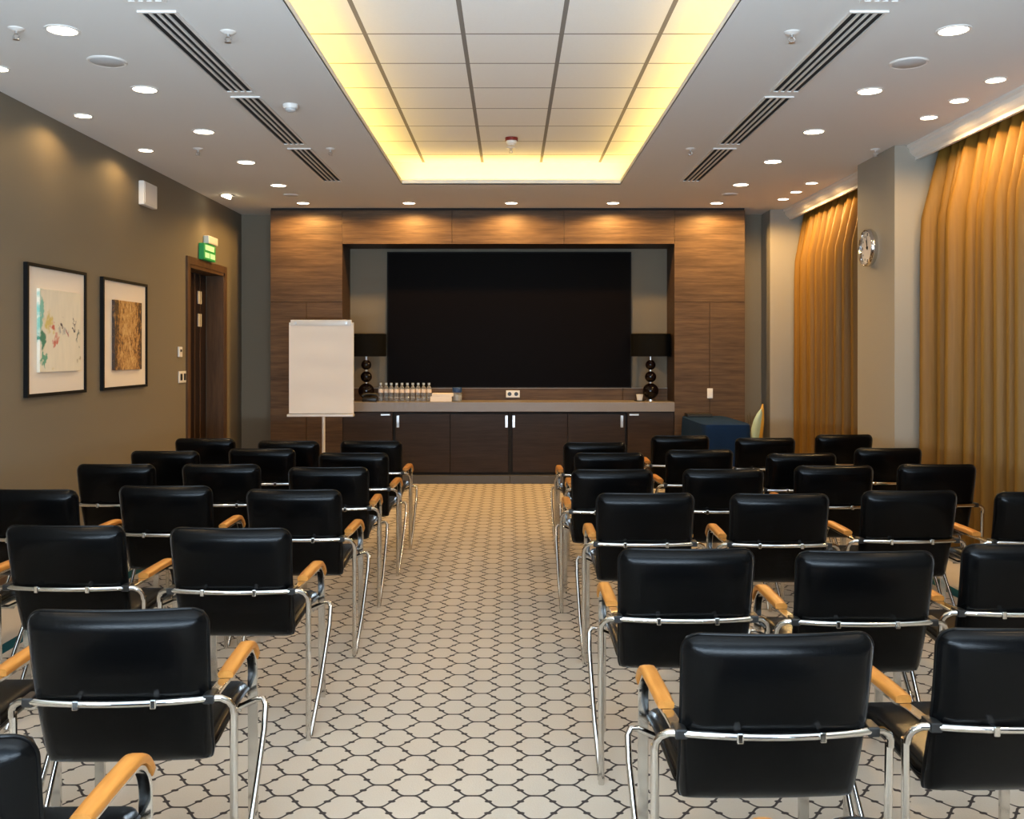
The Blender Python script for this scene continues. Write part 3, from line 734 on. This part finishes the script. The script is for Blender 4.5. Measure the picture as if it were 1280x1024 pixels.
# back: b runs -.225 (bottom) .. .225 (top); leans backwards (towards -y) and is bowed
def map_back(a, b, c):
    f = (b + .225) / .45
    y = -.150 - .112 * f - .016 * math.sin(PI * f) ; z = .398 + .444 * f
    bow = -.028 * (1 - (a / .235) ** 2) * (.35 + .65 * f)
    wd = 1 - .05 * (1 - f)
    return (a * wd, y + bow + c, z + c * .24)
def map_seat(a, b, c):
    f = (b + .225) / .45
    y = -.165 + .445 * f; z = .425 + .032 * f + .010 * math.sin(PI * f) - .022 * max(0, (f - .8) / .2) ** 2
    return (a * (.96 + .04 * f), y, z + c - .014 * (1 - (a / .235) ** 2) * 0)
def arc(c, r, a0, a1, n, plane):
    out = []
    for k in range(n + 1):
        a = math.radians(lerp(a0, a1, k / n)); out.append((c[0] + r * math.cos(a), c[1] + r * math.sin(a)))
    return out
def make_chair():
    t_ = thing('conference_chair', 'x', 'chair', (0, 0, 0), 'rows of black chairs')
    mb, ed = cushion(.47, .45, .045, .030, .034, .06, map_back, r2=.5)
    bk = mb.build('backrest', 'leather', t_, smooth=70)
    MB().tube(ed, .0042, 6, closed=True).build('piping', 'piping', bk, smooth=60)
    mb, ed = cushion(.465, .45, .05, .026, .030, .04, map_seat)
    se = mb.build('seat', 'leather', t_, smooth=70)
    MB().tube(ed, .004, 6, closed=True).build('piping', 'piping', se, smooth=60)
    XA, ZA = .240, .592
    sec = [(-.006, -.0135), (-.004, -.0155), (.004, -.0155), (.006, -.0135), (.006, .0135), (.004, .0155), (-.004, .0155), (-.006, .0135)]
    for s in (-1, 1):
        # flat front leg that bends over into the arm support and runs back to the rear bar
        yz = [(.270, 0), (.266, .2), (.262, .38), (.259, .46)]
        yz += [(q[0], q[1]) for q in arc((.159, .492), .100, 0, 88, 8, 0)]
        yz += [(.10, ZA + .001), (.0, ZA), (-.06, ZA - .001), (-.13, ZA - .002), (-.205, ZA - .001)]
        path = [(s * (XA - (.005 if y < -.1 else 0)), y, z) for y, z in yz]
        MB().sweep(path, sec).build('leg', 'chrome', t_, smooth=40)['label'] = 'flat chrome front leg bent over into the arm support'
        # wooden arm pad on top, following the front bend
        yz = [(q[0], q[1]) for q in arc((.159, .492), .117, 24, 88, 8, 0)] + [(.12, ZA + .017), (.04, ZA + .017), (-.03, ZA + .016), (-.095, ZA + .014)]
        psec = [(-.009, -.021), (-.009, .021), (.004, .023), (.011, .018), (.013, .008), (.013, -.008), (.011, -.018), (.004, -.023)]
        psec = [(q[0] * -1, q[1]) for q in psec]
        MB().sweep([(s * XA, y, z) for y, z in yz], psec, scale=[.75] + [1] * (len(yz) - 2) + [.95]).build('armrest', 'beech', t_, smooth=45)
        MB().box(s * .235 - .015, s * .235 + .015, -.265, -.208, .584, .609, bev=.004).build('clip', 'clip', t_)
        # brace from under the seat front to the rear foot
        yy = [(s * .20, .19, .405), (s * .268, .185, .436), (s * .290, .178, .440), (s * .300, .165, .425), (s * .302, .13, .36), (s * .296, -.03, .15), (s * .288, -.165, .0)]
        MB().tube(yy, .0095, 8).build('brace', 'chrome', t_, smooth=60)
        # rear leg
        yy = [(s * .292, -.216, .555), (s * .291, -.213, .40), (s * .290, -.206, .15), (s * .288, -.200, 0.0)]
        MB().tube(yy, .011, 8).build('leg', 'chrome', t_, smooth=60)
    # rear cross bar with rounded shoulders
    ZB = .597; pts = []
    for k in range(13):
        a = -.235 + .47 * k / 12; pts.append((a, -.254 - .032 * (1 - (a / .235) ** 2), ZB))
    sh = [(.262, -.243, ZB - .003), (.281, -.236, ZB - .014), (.290, -.229, ZB - .030), (.292, -.224, ZB - .051)]
    pts = [(-p[0], p[1], p[2]) for p in reversed(sh)] + pts + sh
    br = MB().tube(pts, .0095, 10).build('crossbar', 'chrome', t_, smooth=60)
    for a in (-.10, .10): MB().box(a - .008, a + .008, -.295, -.25, ZB - .013, ZB + .013, bev=.003).build('bar_fixing', 'chrome', br)
    MB().tube([(-.22, .19, .405), (.22, .19, .405)], .0095, 8).build('seat_bar', 'chrome', t_, smooth=60)
    return t_
proto = make_chair(); used = [False]
rows_name = ['row nearest the screen', 'second row from the screen', 'third row from the screen', 'fourth row from the screen', 'fifth row from the screen', 'sixth row from the screen', 'row nearest the camera']
seat_name = ['first', 'second', 'third', 'fourth']
def chair(x, d, side, row, seat, rz=0):
    o = proto if not used[0] else copy_tree(proto); used[0] = True
    # d is the depth of the top of the back
    o.location = (x - .0 + math.sin(rz) * -.27, d + .27, 0); o.rotation_euler = (0, 0, rz)
    o['label'] = 'black leather chair, %s, %s seat %s of the aisle' % (rows_name[row], seat_name[seat], side)
    o['group'] = 'black chairs %s of the aisle' % side
R_ = random.Random(4)
L_rows = [[(-1.06, 7.33), (-1.69, 7.33), (-2.387, 7.53)], [(-1.054, 6.47), (-1.74, 6.74), (-2.36, 6.58)], [(-1.069, 5.66), (-1.745, 5.81), (-2.38, 5.81)],
          [(-1.067, 4.74), (-1.745, 4.87), (-2.365, 4.74)], [(-1.08, 3.71), (-1.74, 3.76), (-2.40, 3.76)], [(-1.037, 2.54), (-1.69, 2.56)], [(-1.075, 1.70)]]
R_rows = [[(.633, 7.22), (1.376, 7.80), (2.006, 7.58), (2.73, 7.88)], [(.664, 6.47), (1.31, 6.66), (1.94, 6.42), (2.66, 6.78)],
          [(.587, 5.55), (1.234, 5.57), (1.926, 5.73), (2.57, 5.80)], [(.648, 4.62), (1.287, 4.60), (1.95, 4.70), (2.58, 4.66)],
          [(.608, 3.32), (1.21, 3.28), (1.83, 3.40)], [(.648, 2.325), (1.282, 2.37)], [(.695, 1.384)]]
rot = {('r', 6, 0): -.08, ('r', 5, 0): .03, ('r', 1, 1): .04, ('l', 5, 0): .05, ('r', 5, 1): .05}
for ri, r in enumerate(L_rows):
    for si, (x, d) in enumerate(r): chair(x, d, 'left', ri, si, rot.get(('l', ri, si), R_.uniform(-.03, .03)))
for ri, r in enumerate(R_rows):
    for si, (x, d) in enumerate(r): chair(x, d, 'right', ri, si, rot.get(('r', ri, si), R_.uniform(-.03, .03)))
